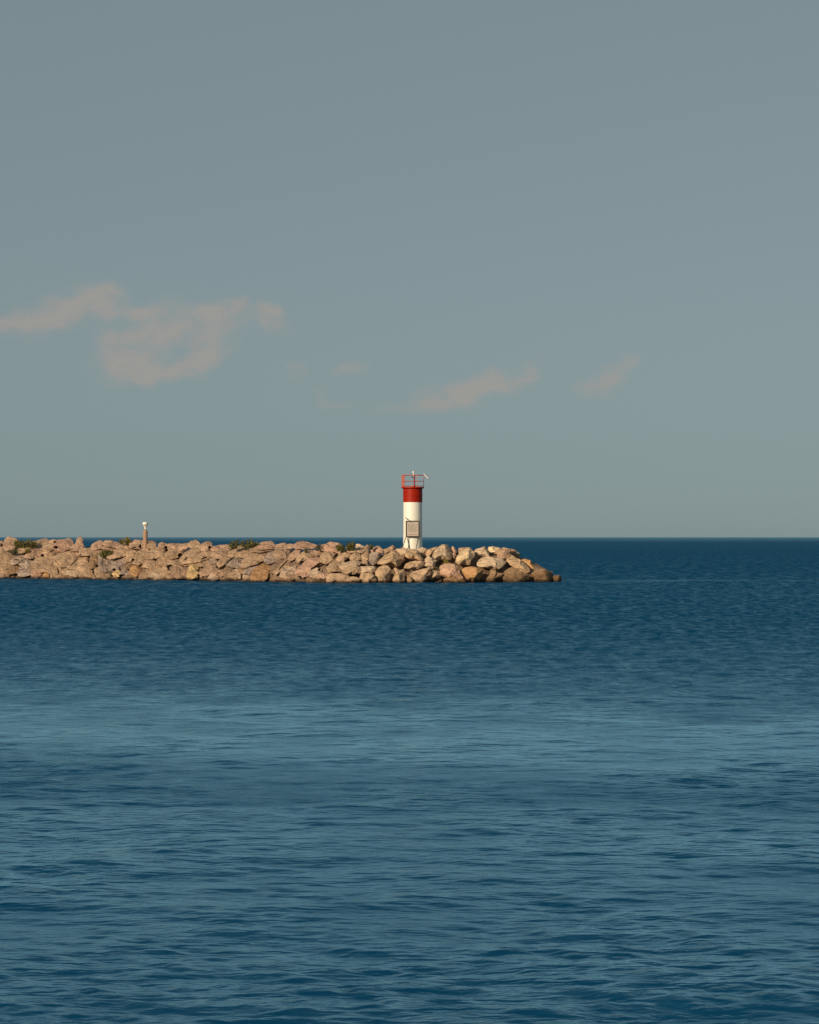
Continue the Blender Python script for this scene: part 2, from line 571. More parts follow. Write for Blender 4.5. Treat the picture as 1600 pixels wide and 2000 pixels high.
HOLES = [(109, 1069, 3.2, 2.4), (107, 1059, 2, 1.6), (172, 1067, 5, 3.6), (325, 1075, 2.6, 3), (324, 1069, 2.5, 2), (352, 1085, 3.4, 3.6), (333, 1108, 5.4, 4.4),
         (389, 1114, 2, 2.6), (394, 1109, 2.6, 2), (424, 1109, 2, 2.2), (410, 1070, 2.6, 3), (3, 1065, 2, 3), (175, 1096, 2.4, 2.4), (190, 1105.5, 2.4, 2), (223, 1113, 2.6, 2), (239, 1124, 5, 2),
         (282, 1111, 4, 1.8), (577, 1098.5, 3, 2), (586, 1128, 2.4, 2.4), (624, 1113, 2.2, 2.2), (678, 1095, 2.6, 2.2), (621, 1074.5, 3.6, 1.6), (83, 1085, 2.6, 2.4), (274, 1067, 2, 3), (260, 1094, 3, 2),
         (656, 1118.5, 9, 1.6), (388, 1124, 2, 2), (530, 1125, 5, 4), (710, 1103.5, 5, 1.6), (736, 1106, 4, 2.2)]
CRACKS = [(108, 1095, 116, 1104, 1.1), (37, 1105, 44, 1109.5, 1.6), (113, 1111, 115, 1121, 1.5), (182, 1115, 186, 1126, 1.7), (437, 1105, 459, 1087, 1.2), (615, 1107.5, 629, 1099.5, 2.0),
          (653, 1091, 659, 1081, 2.2), (288, 1111, 294, 1116, 1.2), (361, 1094, 366, 1089, 1.1), (421, 1101, 424, 1109, 1.1), (300, 1090, 309, 1098, 1.4), (96, 1121, 97, 1128, 1.2), (526, 1132, 535, 1124, 2.2),
          (160, 1082, 140, 1103, 1.0), (222, 1096, 246, 1086, 1.2), (484, 1108, 520, 1099, 1.1), (545, 1113, 562, 1094, 1.0), (560, 1081, 563, 1088, 1.4), (505, 1074, 530, 1078, 1.0), (200, 1066, 232, 1074, 1.0),
          (30, 1092, 48, 1098, 1.3), (395, 1092, 404, 1088, 1.2), (352, 1104, 380, 1101, 1.0), (128, 1076, 140, 1074, 1.1), (255, 1073, 266, 1068, 1.1), (450, 1074, 462, 1070, 1.1)]


def pits(W):
    """gaps between the settled stones: how far back the surface goes there"""
    k = W[:, 1] / F
    px, py = W[:, 0] / k + 800, HOR - (W[:, 2] - CAMH) / k
    d = np.zeros(len(W))
    for (hx, hy, a, b) in HOLES:
        if abs(px.mean() - hx) > 60: continue
        e = ((px - hx) / a) ** 2 + ((py - hy) / b) ** 2
        d = np.maximum(d, 1.3 * np.clip(1.5 - e, 0, 1) ** 0.7)
    for (x0, y0, x1, y1, w) in CRACKS:
        if abs(px.mean() - x0) > 70: continue
        t = np.clip(((px - x0) * (x1 - x0) + (py - y0) * (y1 - y0)) / ((x1 - x0) ** 2 + (y1 - y0) ** 2), 0, 1)
        e = np.hypot(px - x0 - t * (x1 - x0), py - y0 - t * (y1 - y0)) / (w * (1 - .5 * abs(2 * t - 1)))
        d = np.maximum(d, 0.55 * np.clip(1.4 - e, 0, 1))
    return d


def build_core():
    pxs = np.linspace(-420, 1078, 320)
    prof = [(0.9, -0.9, 0), (1.4, 0.0, 0.02), (2.4, 0, 0.28), (3.6, 0, 0.52), (5.0, 0, 0.78), (6.2, 0, 0.86), (7.5, 0, 0.88), (9, 0, 0.86), (10.5, 0, 0.6), (13, 0, 0.1), (14.5, -0.9, 0)]
    V = []
    for px in pxs:
        Y0 = shore_Y(px)
        zc = (CAMH + (HOR - crest(px)) / F * (Y0 + SET)) - 0.2
        sh = np.interp(px, [900, 1000, 1078], [1, 0.85, 0.3])
        for (o_, a, f) in prof:
            o_ += float(np.interp(px, [560, 720], [-0.15, 0.8])) if 1.2 < o_ < 4.8 else 0
            yy = Y0 + (o_ if sh == 1 else 0.9 + (o_ - 0.9) * max(sh, 0.35))
            V.append(((px - 800) / F * (Y0 + 4), yy, a + f * zc))
    V = np.array(V)
    V[:, 2] += 0.35 * vnoise(V * 0.9, 4) * (V[:, 2] > -0.5)
    n = len(prof)
    idx = np.arange(len(V)).reshape(-1, n)
    Fc = np.stack([idx[:-1, :-1], idx[1:, :-1], idx[1:, 1:], idx[:-1, 1:]], -1).reshape(-1, 4)
    o = link('breakwater_mound', mesh_np('breakwater_mound', V, Fc), ROCK)
    o.color = (.26, .175, .125, 1)
    tag(o, 'rubble mound the boulders of the breakwater lie on', 'rubble mound', kind='structure')


build_core()

# ---- every boulder: outline, colour and what it looks like
r = rock
# the far end of the wall, up to the pointed stone
r(0, 'blocky pinkish boulder on the crest beside the long dark-green shrub', PINK, '60,200 100,80 150,50 240,80 310,110 320,200 280,270 150,280 60,250')
r(0, 'broad weathered boulder cut by the picture edge, below the blocky crest boulder', TAN, '-60,150 30,160 40,240 200,290 240,380 220,470 100,520 -50,540')
r(0, 'long rounded crest boulder with yellow lichen beside the long dark-green shrub', TAN, '430,290 470,190 560,140 700,120 820,80 870,130 850,220 700,260 590,300 500,330')
r(0, 'smooth slanting boulder just below the long rounded crest boulder', PINK, '540,390 590,300 720,240 820,220 860,300 820,370 760,430 640,440 550,420')
r(0, 'small crest boulder between the long rounded one and the squarish one', TAN, '850,230 900,130 1030,110 1070,180 1060,260 1000,310 930,300 870,300')
r(0, 'small boulder with a bright lower edge and a dark notch under it', TAN, '860,330 960,300 1060,330 1080,440 1030,480 940,420 850,400')
r(0, 'big squarish pink boulder on the crest with a dark hole at its foot', ROSE, '1070,190 1100,120 1200,110 1300,85 1370,130 1400,220 1380,290 1240,310 1120,290')
r(0, 'low crest boulder at the foot of the upright pointed stone', PINK, '1390,240 1430,180 1520,200 1620,210 1640,260 1560,310 1400,300')
r(0, 'upright pointed stone on the crest, dark on one side', PINK, '1490,200 1490,90 1550,40 1600,100 1625,190 1560,230', n=2.0)
r(0, 'tilted greyish boulder under the small dull weeds of the slope', GREY, '260,480 330,430 440,370 520,400 500,470 420,540 320,560 250,540')
r(0, 'knobbly boulder midway down the slope at the picture edge', TAN, '0,560 60,530 160,500 230,490 270,580 180,650 90,670 -40,650')
r(0, 'hollowed greyish boulder with a dark crack at its lower corner', GREY, '390,560 480,500 560,480 640,500 640,580 560,660 440,640')
r(0, 'large smooth boulder with an arched outline above the two orange-stained stones', TAN, '650,560 700,480 790,420 950,430 1030,490 1110,560 1150,620 1120,700 1000,680 830,700 720,620')
r(0, 'very large pitted boulder below the squarish crest boulder', TAN, '1080,450 1130,370 1230,310 1400,320 1520,330 1560,400 1480,480 1380,590 1240,600 1150,560 1110,500')
r(0, 'slab-like boulder with a long pale diagonal edge below the pointed stone', TAN, '1380,640 1400,580 1500,480 1590,400 1680,380 1740,460 1740,560 1650,620 1500,640')
r(0, 'brownish boulder near the water under the knobbly boulder', BROWN, '250,610 340,590 400,640 380,700 300,740 180,760 200,680')
r(0, 'pale greyish boulder low on the slope under the hollowed boulder', GREY, '370,720 440,660 560,660 660,640 700,690 640,760 520,800 400,790')
r(0, 'low boulder at the waterline by the picture edge', TAN, '-40,760 60,690 200,690 260,740 230,820 100,850 -40,840')
r(0, 'reddish-pink stone low on the slope beside the orange stone', ROSE, '640,790 660,710 760,690 860,710 880,750 800,790 760,840 640,840')
r(0, 'orange-stained stone at the waterline', ORANGE, '780,810 840,760 930,740 960,780 940,840 820,850')
r(0, 'upright boulder at the waterline with an orange stain near its foot', TAN, '920,720 960,660 1080,670 1130,740 1120,830 1000,840 960,790')
r(0, 'squat boulder above a flat slab, beside a dark upright crack', TAN, '1140,640 1260,620 1340,640 1370,700 1300,770 1200,770 1130,720')
r(0, 'pale pitted boulder low on the slope under the slab with the diagonal edge', PALE, '1280,760 1370,690 1480,650 1620,670 1700,740 1660,800 1500,800')
r(0, 'flat reddish slab along the water beside the orange-footed boulder', TAN, '1110,790 1260,770 1400,780 1600,810 1600,850 1300,850 1110,840')
r(0, 'flat brown slab along the water below the pale greyish boulder', BROWN, '220,800 400,790 600,790 640,845 220,845')
# around the marker post
r(1, 'leaning crest boulder just past the dark gap by the pointed stone', PINK, '160,250 230,160 320,120 390,160 390,240 290,270 200,270')
r(1, 'broad rounded crest boulder above the round green shrub', PINK, '390,250 400,180 460,130 560,120 640,150 690,170 700,230 620,290 500,270')
r(1, 'wide flat-topped boulder between the pointed stone and the round green shrub', TAN, '-20,300 60,270 200,270 390,270 380,340 320,380 160,390 0,400')
r(1, 'blunt boulder beside a small dark hole midway down the slope', TAN, '-60,440 80,420 110,500 160,540 160,620 60,690 -40,640')
r(1, 'upright ribbed boulder below the wide flat-topped one', BROWN, '170,430 260,390 330,420 360,520 300,610 200,640 170,540')
r(1, 'grey fissured boulder directly below the round green shrub', GREY, '340,430 420,400 560,420 620,480 600,580 640,640 500,690 380,650 360,540')
r(1, 'large smooth boulder rising from the round green shrub towards the crest', TAN, '550,400 640,320 740,220 860,160 960,190 980,270 900,350 760,420 620,440')
r(1, 'notched boulder with a shadowed lower side, down-slope from the marker post', TAN, '860,380 960,290 1060,310 1060,400 980,490 890,510 850,440')
r(1, 'greyish rounded boulder with a dark spot beside the grey fissured boulder', GREY, '600,520 740,460 860,460 900,540 860,600 780,640 700,700 620,640')
r(1, 'flat crest boulder between the tufty shrub and the marker post', PINK, '960,210 960,130 1040,110 1190,120 1190,220 1120,250 1000,250')
r(1, 'tall boulder directly below the marker post', TAN, '1060,400 1120,320 1200,270 1290,300 1300,400 1250,520 1130,560 1050,520')
r(1, 'small round crest stone touching the marker post', TAN, '1290,260 1280,180 1360,150 1420,190 1420,250', n=2.2)
r(1, 'dark shaded stone peeking over the round stone by the marker post', BROWN, '1290,170 1300,125 1360,118 1430,160 1440,200 1340,200', dY=1.6)
r(1, 'broad boulder past the small round stone beside the marker post', TAN, '1300,340 1420,250 1600,230 1680,300 1640,380 1480,440 1340,440')
r(1, 'rounded crest stone one step past the round stone by the post', PINK, '1500,230 1510,170 1570,145 1640,170 1660,220 1580,250', n=2.2)
r(1, 'boulder with a short grassy crack in its upper face', TAN, '1340,470 1440,440 1500,540 1480,600 1380,650 1260,650 1200,600 1250,540')
r(1, 'blocky boulder past the grassy crack, midway down the slope', TAN, '1500,560 1500,460 1600,400 1700,420 1720,540 1600,580')
r(1, 'boxy boulder at the waterline beside a leaning dark crack', TAN, '30,800 60,710 190,700 220,780 200,840 60,850')
r(1, 'wide sunlit boulder at the waterline just before the yellow stone', TAN, '260,820 250,700 320,630 440,670 540,740 560,800 440,850 320,850')
r(1, 'small smooth yellow stone near the water', YELLOW, '600,750 640,710 700,690 750,740 740,800 660,810', n=2.1, facets=3, dY=-0.5)
r(1, 'small mottled grey boulder just past the yellow stone', GREY, '750,720 850,650 900,700 960,740 960,790 860,790 780,760')
r(1, 'rough orange-tan boulder low on the slope beneath the marker post', ORANGE, '960,640 1060,610 1160,660 1240,680 1220,760 1080,790 960,740')
r(1, 'low boulder at the waterline beneath the rough orange-tan one', TAN, '1080,830 1140,770 1260,760 1320,800 1300,860 1080,865')
r(1, 'bright low boulder at the waterline before the black oval hole', PALE, '1320,860 1330,770 1450,740 1600,730 1640,800 1600,865')
r(1, 'sloping boulder above a short dark slit, left of the black oval hole', TAN, '1320,720 1260,650 1400,640 1560,580 1660,600 1680,680 1560,730 1400,740')
r(1, 'long flat slab along the water under the yellow stone', BROWN, '240,840 600,820 900,830 1080,840 1070,868 240,860')
r(1, 'small dull stone between the greyish rounded boulder and the orange-tan one', BROWN, '850,640 900,560 1010,530 1060,600 960,650')
# between the marker post and the wide crest shrub
r(2, 'flat crest boulder above a small dark pit', PINK, '70,250 110,180 300,170 330,240 200,270 90,290')
r(2, 'low pinkish crest boulder before the domed one', PINK, '300,240 330,190 420,170 500,160 520,220 460,260 360,290')
r(2, 'domed boulder standing up from the crest', TAN, '490,200 540,130 610,110 680,160 700,230 640,250 540,240')
r(2, 'crest boulder with a sharp dark end next to the domed one', PINK, '720,250 730,190 790,160 860,140 910,170 930,250 840,300 760,300')
r(2, 'plain broad boulder beside a small dark pit below the crest', TAN, '80,330 200,270 340,270 370,360 330,420 200,440 80,420')
r(2, 'big ridged boulder with a pointed top under the domed boulder', TAN, '350,440 420,350 560,280 650,240 700,330 660,430 560,540 460,570 380,540')
r(2, 'rounded boulder above the black oval hole', TAN, '100,480 200,430 290,460 300,560 230,600 150,580 60,590 20,540')
r(2, 'smooth boulder next to the big ridged one, above small dark gaps', TAN, '660,400 740,330 880,330 960,300 1000,400 900,440 740,500 640,520')
r(2, 'low crest boulder just before the wide crest shrub', PINK, '930,260 1000,220 1110,200 1200,190 1260,230 1180,290 1060,310 960,290')
r(2, 'flat sunlit slab below the crest before the wide crest shrub', PINK, '1000,430 960,350 1080,320 1240,260 1320,290 1260,400 1120,440 1030,450')
r(2, 'long slanting boulder with a dark diagonal crack along its lower side', TAN, '1060,560 1120,470 1240,400 1360,410 1290,500 1180,600 1100,640 1060,600')
r(2, 'large smooth boulder directly below the wide crest shrub', TAN, '1300,380 1320,290 1420,230 1600,230 1720,300 1700,380 1560,420 1400,420')
r(2, 'grey-brown boulder under the dark diagonal crack', GREY, '1340,600 1240,560 1330,480 1450,440 1600,430 1700,480 1620,580 1460,620')
r(2, 'upright yellow boulder at the waterline', YELLOW, '480,820 500,600 560,575 640,620 670,700 660,800 560,840', n=2.8, facets=4, dY=-0.6)
r(2, 'pinkish boulder between the black oval hole and the upright yellow boulder', PINK, '200,800 180,680 300,600 400,620 480,640 490,740 440,820 300,820')
r(2, 'boulder hollowed around the black oval hole', TAN, '-20,760 -20,630 60,610 70,690 180,700 200,800 80,800')
r(2, 'small boulder in a ring of dark gaps above the upright yellow one', TAN, '700,600 650,540 760,510 880,490 900,560 800,620')
r(2, 'small stone tucked beside the upright yellow boulder', TAN, '700,780 700,700 800,650 830,720 800,780 740,810')
r(2, 'faceted boulder with a curved dark crack on its far side', PINK, '820,760 820,640 920,570 1020,560 1030,640 960,690 900,760')
r(2, 'small greyish stone above the faceted boulder with the curved crack', GREY, '900,560 900,480 980,430 1060,480 1000,550')
r(2, 'long low boulder beneath the dark diagonal crack', PINK, '1060,760 1000,720 1080,660 1220,650 1300,680 1240,760 1140,800')
r(2, 'pale wedge-shaped stone near the water past the upright yellow boulder', PALE, '880,820 920,750 1000,760 1080,820 1000,850')
r(2, 'small sunlit block near the water under the long low boulder', TAN, '1260,840 1260,760 1360,740 1420,780 1400,850')
r(2, 'small pale upright stone near the water before the rounded waterline boulder', PALE, '1390,760 1360,700 1460,680 1520,740 1500,830 1420,840')
r(2, 'shaded brownish boulder low on the slope below the grey-brown one', BROWN, '1480,660 1560,600 1700,560 1780,640 1700,720 1540,740')
r(2, 'thin flat slab along the water under the black oval hole', TAN, '0,850 120,830 480,840 600,860 480,885 0,880')
r(2, 'dark flat slab along the water past the upright yellow boulder', BROWN, '600,850 880,850 1140,860 1140,895 600,890')
r(2, 'low wet stone at the waterline beneath the small sunlit block', BROWN, '1140,895 1180,840 1300,850 1460,845 1560,850 1540,895')
# from the wide crest shrub to the low paired shrubs
r(3, 'high pinkish crest boulder just past the wide crest shrub', ROSE, '270,210 330,150 480,125 550,170 560,250 440,260 320,250')
r(3, 'wide boulder with a ragged upper edge at the end of the wide crest shrub', PINK, '120,260 180,200 260,220 420,250 520,300 500,330 380,320 250,330 140,310')
r(3, 'rounded crest boulder second past the wide crest shrub', PINK, '600,200 680,170 760,165 790,210 780,270 680,280 600,270')
r(3, 'flat low crest boulder before the peaked one', PINK, '790,200 860,180 960,190 970,240 860,260 790,250')
r(3, 'peaked reddish crest boulder halfway between the wide shrub and the paired shrubs', ROSE, '970,210 1030,150 1100,130 1220,160 1340,200 1300,260 1160,270 1020,260')
r(3, 'very large slanting boulder below the end of the wide crest shrub', TAN, '-20,500 60,400 200,350 410,330 440,380 360,470 240,560 60,610 -20,600', thick=0.8)
r(3, 'greyish boulder tucked against the very large slanting one', GREY, '390,460 460,360 560,360 640,420 620,500 480,540 400,530')
r(3, 'square-topped tan boulder below the crest with a shaded end', TAN, '560,380 600,300 740,280 830,310 840,410 780,450 660,430')
r(3, 'big orange-tan slanting boulder above a dark wet corner at the water', ORANGE, '180,700 330,590 560,520 640,530 600,640 520,740 440,820 280,870 180,860 170,780', thick=0.8)
r(3, 'long slanting boulder lying beside the big orange-tan one', TAN, '560,800 560,720 680,600 800,490 920,500 960,590 840,640 700,680 620,790', thick=0.8)
r(3, 'narrow leaning boulder below the peaked crest boulder', PINK, '830,470 880,380 1000,280 1060,300 1040,380 960,460 880,500')
r(3, 'mottled sunlit boulder beside a small triangular dark gap', TAN, '1010,480 1050,390 1180,330 1300,320 1320,420 1240,470 1100,490 1040,540')
r(3, 'smooth pale boulder with a flat top low on the slope', PALE, '700,800 730,680 840,640 960,610 960,720 900,780 780,800')
r(3, 'large slanting pink boulder with a small square hole near its foot', ROSE, '1000,740 1090,600 1240,480 1330,470 1460,450 1500,540 1380,620 1280,660 1260,760 1120,790', thick=0.8)
r(3, 'pale angular boulder under the slanting dark slot', PALE, '1280,840 1270,720 1380,650 1460,700 1440,790 1340,850')
r(3, 'pinkish wedge boulder near the water with a shaded end', PINK, '1400,840 1430,760 1560,690 1620,740 1600,830')
r(3, 'broad bright boulder before the dark upright crack under the paired shrubs', TAN, '1480,520 1470,400 1560,340 1680,340 1740,400 1740,470 1640,540 1560,560')
r(3, 'pink crest boulder touching the paired dark-green shrubs', ROSE, '1450,220 1560,180 1640,140 1720,150 1820,170 1820,270 1760,320 1640,310 1500,290')
r(3, 'flat layered slab along the water under the smooth pale boulder', BROWN, '460,900 560,840 760,820 900,860 1160,880 1100,915 500,915')
r(3, 'low layered slab along the water under the pale angular boulder', BROWN, '1160,900 1240,840 1400,850 1600,850 1640,890 1400,915')
r(3, 'smooth rounded boulder at the waterline before the big orange-tan one', PALE, '-60,890 -40,780 0,750 60,750 150,820 160,890 0,905')
r(3, 'flat grey-brown boulder below the very large slanting one', GREY, '-10,740 40,630 200,600 300,590 180,680 160,760 80,750')
r(3, 'weathered tan boulder between the smooth pale one and the layered slab', TAN, '700,810 820,770 1000,770 1040,840 880,860 740,830')
r(3, 'small stone below the weeds near the paired shrubs', PINK, '1300,310 1360,300 1470,310 1480,380 1380,400 1310,370')
# from the paired shrubs to the lighthouse
r(4, 'broad brownish boulder above a long low dark gap', TAN, '50,720 0,640 60,560 170,530 240,600 300,690 260,720 120,730')
r(4, 'bulging boulder beside the dark upright crack under the paired shrubs', TAN, '180,480 220,400 330,340 440,360 480,420 400,460 330,500 330,540 200,560')
r(4, 'low stone directly under the paired dark-green shrubs', PINK, '170,310 300,280 340,330 240,370 160,370')
r(4, 'flat pale ledge of rock just past the paired shrubs', TAN, '350,300 380,270 560,270 740,260 800,310 700,370 560,340 430,350')
r(4, 'small pale stone on the crest just past the paired shrubs', PALE, '550,240 560,180 620,180 720,220 700,260 600,275')
r(4, 'small pointed crest stone before the tiny tuft', PINK, '690,260 780,185 812,240 810,300 740,295')
r(4, 'boulder with a small dark hollow on its lower side', TAN, '470,380 560,340 640,400 640,480 560,520 480,510 430,450')
r(4, 'sunlit boulder leaning on the tall grey one', TAN, '650,480 660,390 780,310 820,380 800,480 700,520')
r(4, 'long pale boulder with a gently arched back in mid-slope', PALE, '240,600 330,540 500,510 640,530 640,590 520,620 340,640 300,690')
r(4, 'smooth long boulder overhanging a wide dark gap near the water', TAN, '300,690 330,640 520,610 660,640 640,740 520,770 400,760 320,740', dY=-0.3)
r(4, 'cracked boulder with a bright top resting on the square waterline block', PALE, '640,620 830,600 940,600 940,700 870,750 660,740', dY=-0.3)
r(4, 'tall smooth grey boulder behind the largest boulder', GREY, '800,560 800,390 860,330 980,350 1010,430 960,540 900,590')
r(4, 'small stone wedged beneath the tall grey boulder', TAN, '650,530 720,510 800,500 790,580 700,570')
r(4, 'reddish crest boulder before the lighthouse with pebbly top', ROSE, '830,330 880,250 1000,210 1060,260 1130,310 1100,360 980,370')
r(4, 'triangular crest boulder nearest the lighthouse foot', PINK, '1060,290 1200,240 1280,190 1350,240 1290,310 1120,380 1080,340')
r(4, 'largest boulder, a broad arched one just down-slope of the lighthouse', TAN, '950,570 990,500 1080,420 1250,310 1340,260 1440,320 1520,420 1540,490 1460,560 1390,630 1260,620 1120,600', dY=-0.2, seed=5, facets=5)
r(4, 'egg-shaped upright boulder at the waterline under the largest one', TAN, '940,820 940,700 980,610 1100,600 1200,610 1250,700 1230,800 1170,890 1040,920 960,880', n=2.2, facets=4, dY=-0.4, lean=0.4)
r(4, 'heart-shaped forked boulder at the waterline below the lighthouse', TAN, '1270,870 1310,760 1270,640 1310,605 1370,650 1410,690 1490,660 1530,720 1520,860 1470,950 1340,950', n=2.2, facets=3, dY=-0.4, lean=0.4)
r(4, 'square block at the waterline beside the egg-shaped boulder', TAN, '630,940 640,820 680,750 840,750 920,800 910,840 840,870 830,940', n=3, dY=-0.5, lean=0.35)
r(4, 'long low boulder at the waterline under the broad brownish one', TAN, '0,900 0,830 70,760 180,760 330,770 400,790 340,830 200,830 120,880', dY=-0.2)
r(4, 'flat-backed boulder at the waterline in front of a wide dark gap', TAN, '130,900 200,840 320,800 500,820 590,860 580,930 300,935 130,930', dY=-0.4, lean=0.4)
r(4, 'small wet stone at the foot of the egg-shaped boulder', BROWN, '890,945 930,890 1000,910 1050,945', dY=-0.2)
r(4, 'small wet stone between the egg-shaped and the heart-shaped boulder', BROWN, '1190,945 1230,900 1290,945', dY=0.0)
r(4, 'pale boulder the lighthouse stands behind, beside the largest one', PALE, '1370,440 1340,270 1480,255 1560,262 1620,268 1660,290 1620,400 1560,430 1500,420', dY=-0.9)
# beneath and beyond the lighthouse
r(5, 'rounded boulder below the lighthouse with a dark shaded end', TAN, '0,460 -100,400 -60,300 60,270 150,290 210,390 280,480 200,500 80,470', dY=-0.9, facets=4)
r(5, 'lens-shaped boulder between the rounded one and a deep dark gap', TAN, '-120,650 -70,560 0,520 120,490 260,510 290,580 240,640 100,690 -40,670', facets=4, dY=-0.3)
r(5, 'small sloping boulder at the lighthouse foot', PALE, '150,290 240,240 330,260 380,310 300,420 250,420 200,350')
r(5, 'tan boulder behind the angular peaked one', TAN, '300,430 330,290 480,240 560,230 480,330 430,400 360,440')
r(5, 'angular peaked boulder with a sharp shaded end just past the lighthouse', PALE, '470,460 440,400 560,230 640,170 740,180 800,270 820,370 800,480 660,510 560,490', dY=-0.3, n=3.2, facets=5)
r(5, 'sunlit craggy boulder under the angular peaked one', PALE, '280,580 290,470 360,410 450,440 540,500 500,580 480,660 380,680 340,620', dY=-0.4)
r(5, 'humped boulder low on the slope below the craggy one', TAN, '0,800 60,710 200,680 350,650 380,700 330,800 280,880 180,890 90,850', dY=-0.5)
r(5, 'brown boulder beside a deep dark pocket near the water', TAN, '400,850 430,700 520,690 600,700 640,780 560,850', dY=-0.2)
r(5, 'speckled pinkish boulder below the little yellow-green weed', ROSE, '560,700 600,600 740,540 900,560 960,620 1000,740 1060,850 960,870 760,850 640,790', dY=-0.5, n=2.3, facets=4)
r(5, 'smooth cream half-dome boulder, brightest of the breakwater', CREAM, '890,540 910,440 980,330 1080,270 1180,250 1280,330 1270,400 1200,500 1180,580 960,590', dY=-0.5, n=2.3, facets=3)
r(5, 'smooth orange-tan wedge boulder under the cream half-dome', ORANGE, '1020,680 1090,630 1220,615 1480,660 1430,760 1380,860 1260,905 1110,870 1040,760', dY=-0.6, n=2.4, facets=3, lean=0.3)
r(5, 'long lumpy boulder beside the cream half-dome', PALE, '1320,600 1340,500 1420,440 1560,420 1760,440 1870,480 1880,560 1800,640 1700,680 1620,660 1560,640 1380,630', dY=-0.3)
r(5, 'faceted crest boulder behind the cream half-dome', PALE, '1270,340 1280,280 1400,240 1480,220 1540,280 1560,410 1400,430 1330,410')
r(5, 'whitish flat-topped crest boulder near the end of the breakwater', CREAM, '1520,300 1530,225 1620,215 1780,260 1740,340 1700,370 1580,340')
r(5, 'small crest boulder behind the angular peaked one', PINK, '780,260 840,215 900,260 920,350 860,360 800,320')
r(5, 'low crest boulder behind the rim of the cream half-dome', PINK, '910,340 960,250 1100,230 1200,245 1240,300 1040,330 960,390', dY=0.6)
r(5, 'shaded pinkish stone in the cleft before the cream half-dome', PINK, '810,360 900,330 920,400 880,480 820,470', dY=0.3)
r(5, 'dark wet slab at the waterline under the humped boulder', BROWN, '180,945 260,890 420,880 640,850 640,945', dY=-0.3)
r(5, 'rusty wet slab at the waterline under the speckled boulder', ORANGE, '640,945 650,850 780,820 940,860 1100,870 1130,945', dY=-0.5)
r(5, 'low brown stone at the waterline past the heart-shaped boulder', BROWN, '-60,945 -40,780 60,840 120,890 160,945', dY=-0.3)
# the tip
r(6, 'craggy brown boulder with holes between the wedge and the tip', BROWN, '-150,900 -60,760 0,660 100,690 60,740 140,740 250,750 200,830 120,850 90,945 -120,945', dY=-0.3)
r(6, 'pinkish flat-topped boulder at the end of the crest', PINK, '100,420 130,300 240,240 400,265 385,360 460,410 400,490 280,480 120,450')
r(6, 'long boulder sloping down to the tip of the breakwater', TAN, '300,540 300,470 420,400 520,450 640,540 740,640 760,720 640,770 500,700 400,610', dY=-0.2)
r(6, 'round-backed orange-tan boulder above the tip', ORANGE, '550,490 650,455 780,500 850,580 890,700 800,710 720,640 640,570', n=2.2, facets=3)
r(6, 'large dark-hollowed boulder at the waterline near the tip', BROWN, '240,720 330,650 410,630 500,690 640,740 720,760 740,860 640,945 220,945 220,790', dY=-0.5)
r(6, 'angular brown boulder at the tip of the breakwater', BROWN, '770,750 870,690 1030,660 1120,690 1170,760 1190,850 1140,945 840,945 830,830', dY=-0.3, lean=0.3, facets=4)
r(6, 'last and lowest boulder, small and dark, at the very tip', BROWN, '1180,945 1190,810 1250,778 1350,795 1370,850 1365,945', lean=0.2, n=3, facets=4, dY=0.2)
r(6, 'dark shaded boulder leaning off the end of the crest', BROWN, '360,400 390,270 470,300 560,370 530,440 460,420', dY=0.9)
r(6, 'small white stone on the dark boulder at the end of the crest', WHITE, '470,345 490,322 555,360 535,392 500,380', cat='stone', dY=0.35, n=2.2)


# ------------------------------------------------------------------ generic shapes for the built things
def lathe(name, prof, mat, parent, loc=(0, 0, 0), seg=48, smooth=True):
    V, Fc = [], []
    for (rr, z) in prof:
        for k in range(seg):
            a = 2 * math.pi * k / seg
            V.append((rr * math.cos(a), rr * math.sin(a), z))
    n = len(prof)
    for i in range(n - 1):
        for k in range(seg):
            k2 = (k + 1) % seg
            Fc.append((i * seg + k, i * seg + k2, (i + 1) * seg + k2, (i + 1) * seg + k))
    me = mesh_np(name, V, Fc, smooth)
    if smooth: me.set_sharp_from_angle(angle=R(35))
    o = link(name, me, mat, parent)
    o.location = loc
    return o


class MB:
    def __init__(self): self.bm = bmesh.new()

    def box(self, c, s, rot=None, bev=0.0):
        g = bmesh.ops.create_cube(self.bm, size=1.0)
        M = Matrix.Translation(c) @ (rot if rot else Matrix()) @ Matrix.Diagonal((*s, 1))
        bmesh.ops.transform(self.bm, matrix=M, verts=g['verts'])
        if bev:
            es = list({e for v in g['verts'] for e in v.link_edges})
            bmesh.ops.bevel(self.bm, geom=es, offset=bev, segments=2, affect='EDGES')
        return self

    def rod(self, a, b, r0, r1=None, seg=10):
        a, b = Vector(a), Vector(b)
        d = b - a
        M = Matrix.Translation((a + b) / 2) @ d.to_track_quat('Z', 'Y').to_matrix().to_4x4()
        bmesh.ops.create_cone(self.bm, cap_ends=True, segments=seg, radius1=r0, radius2=r0 if r1 is None else r1, depth=d.length, matrix=M)
        return self

    def ring(self, z, rad, r0, a0=0.0, a1=2 * math.pi, seg=48):
        p = [Vector((rad * math.cos(a0 + (a1 - a0) * i / seg), rad * math.sin(a0 + (a1 - a0) * i / seg), z)) for i in range(seg + 1)]
        for i in range(seg): self.rod(p[i], p[i + 1], r0, seg=8)
        return self

    def build(self, name, mat, parent, smooth=True):
        me = bpy.data.meshes.new(name)
        bmesh.ops.recalc_face_normals(self.bm, faces=self.bm.faces)
        self.bm.to_mesh(me)
        self.bm.free()
        if smooth:
            me.polygons.foreach_set('use_smooth', [True] * len(me.polygons))
            me.set_sharp_from_angle(angle=R(35))
        return link(name, me, mat, parent)


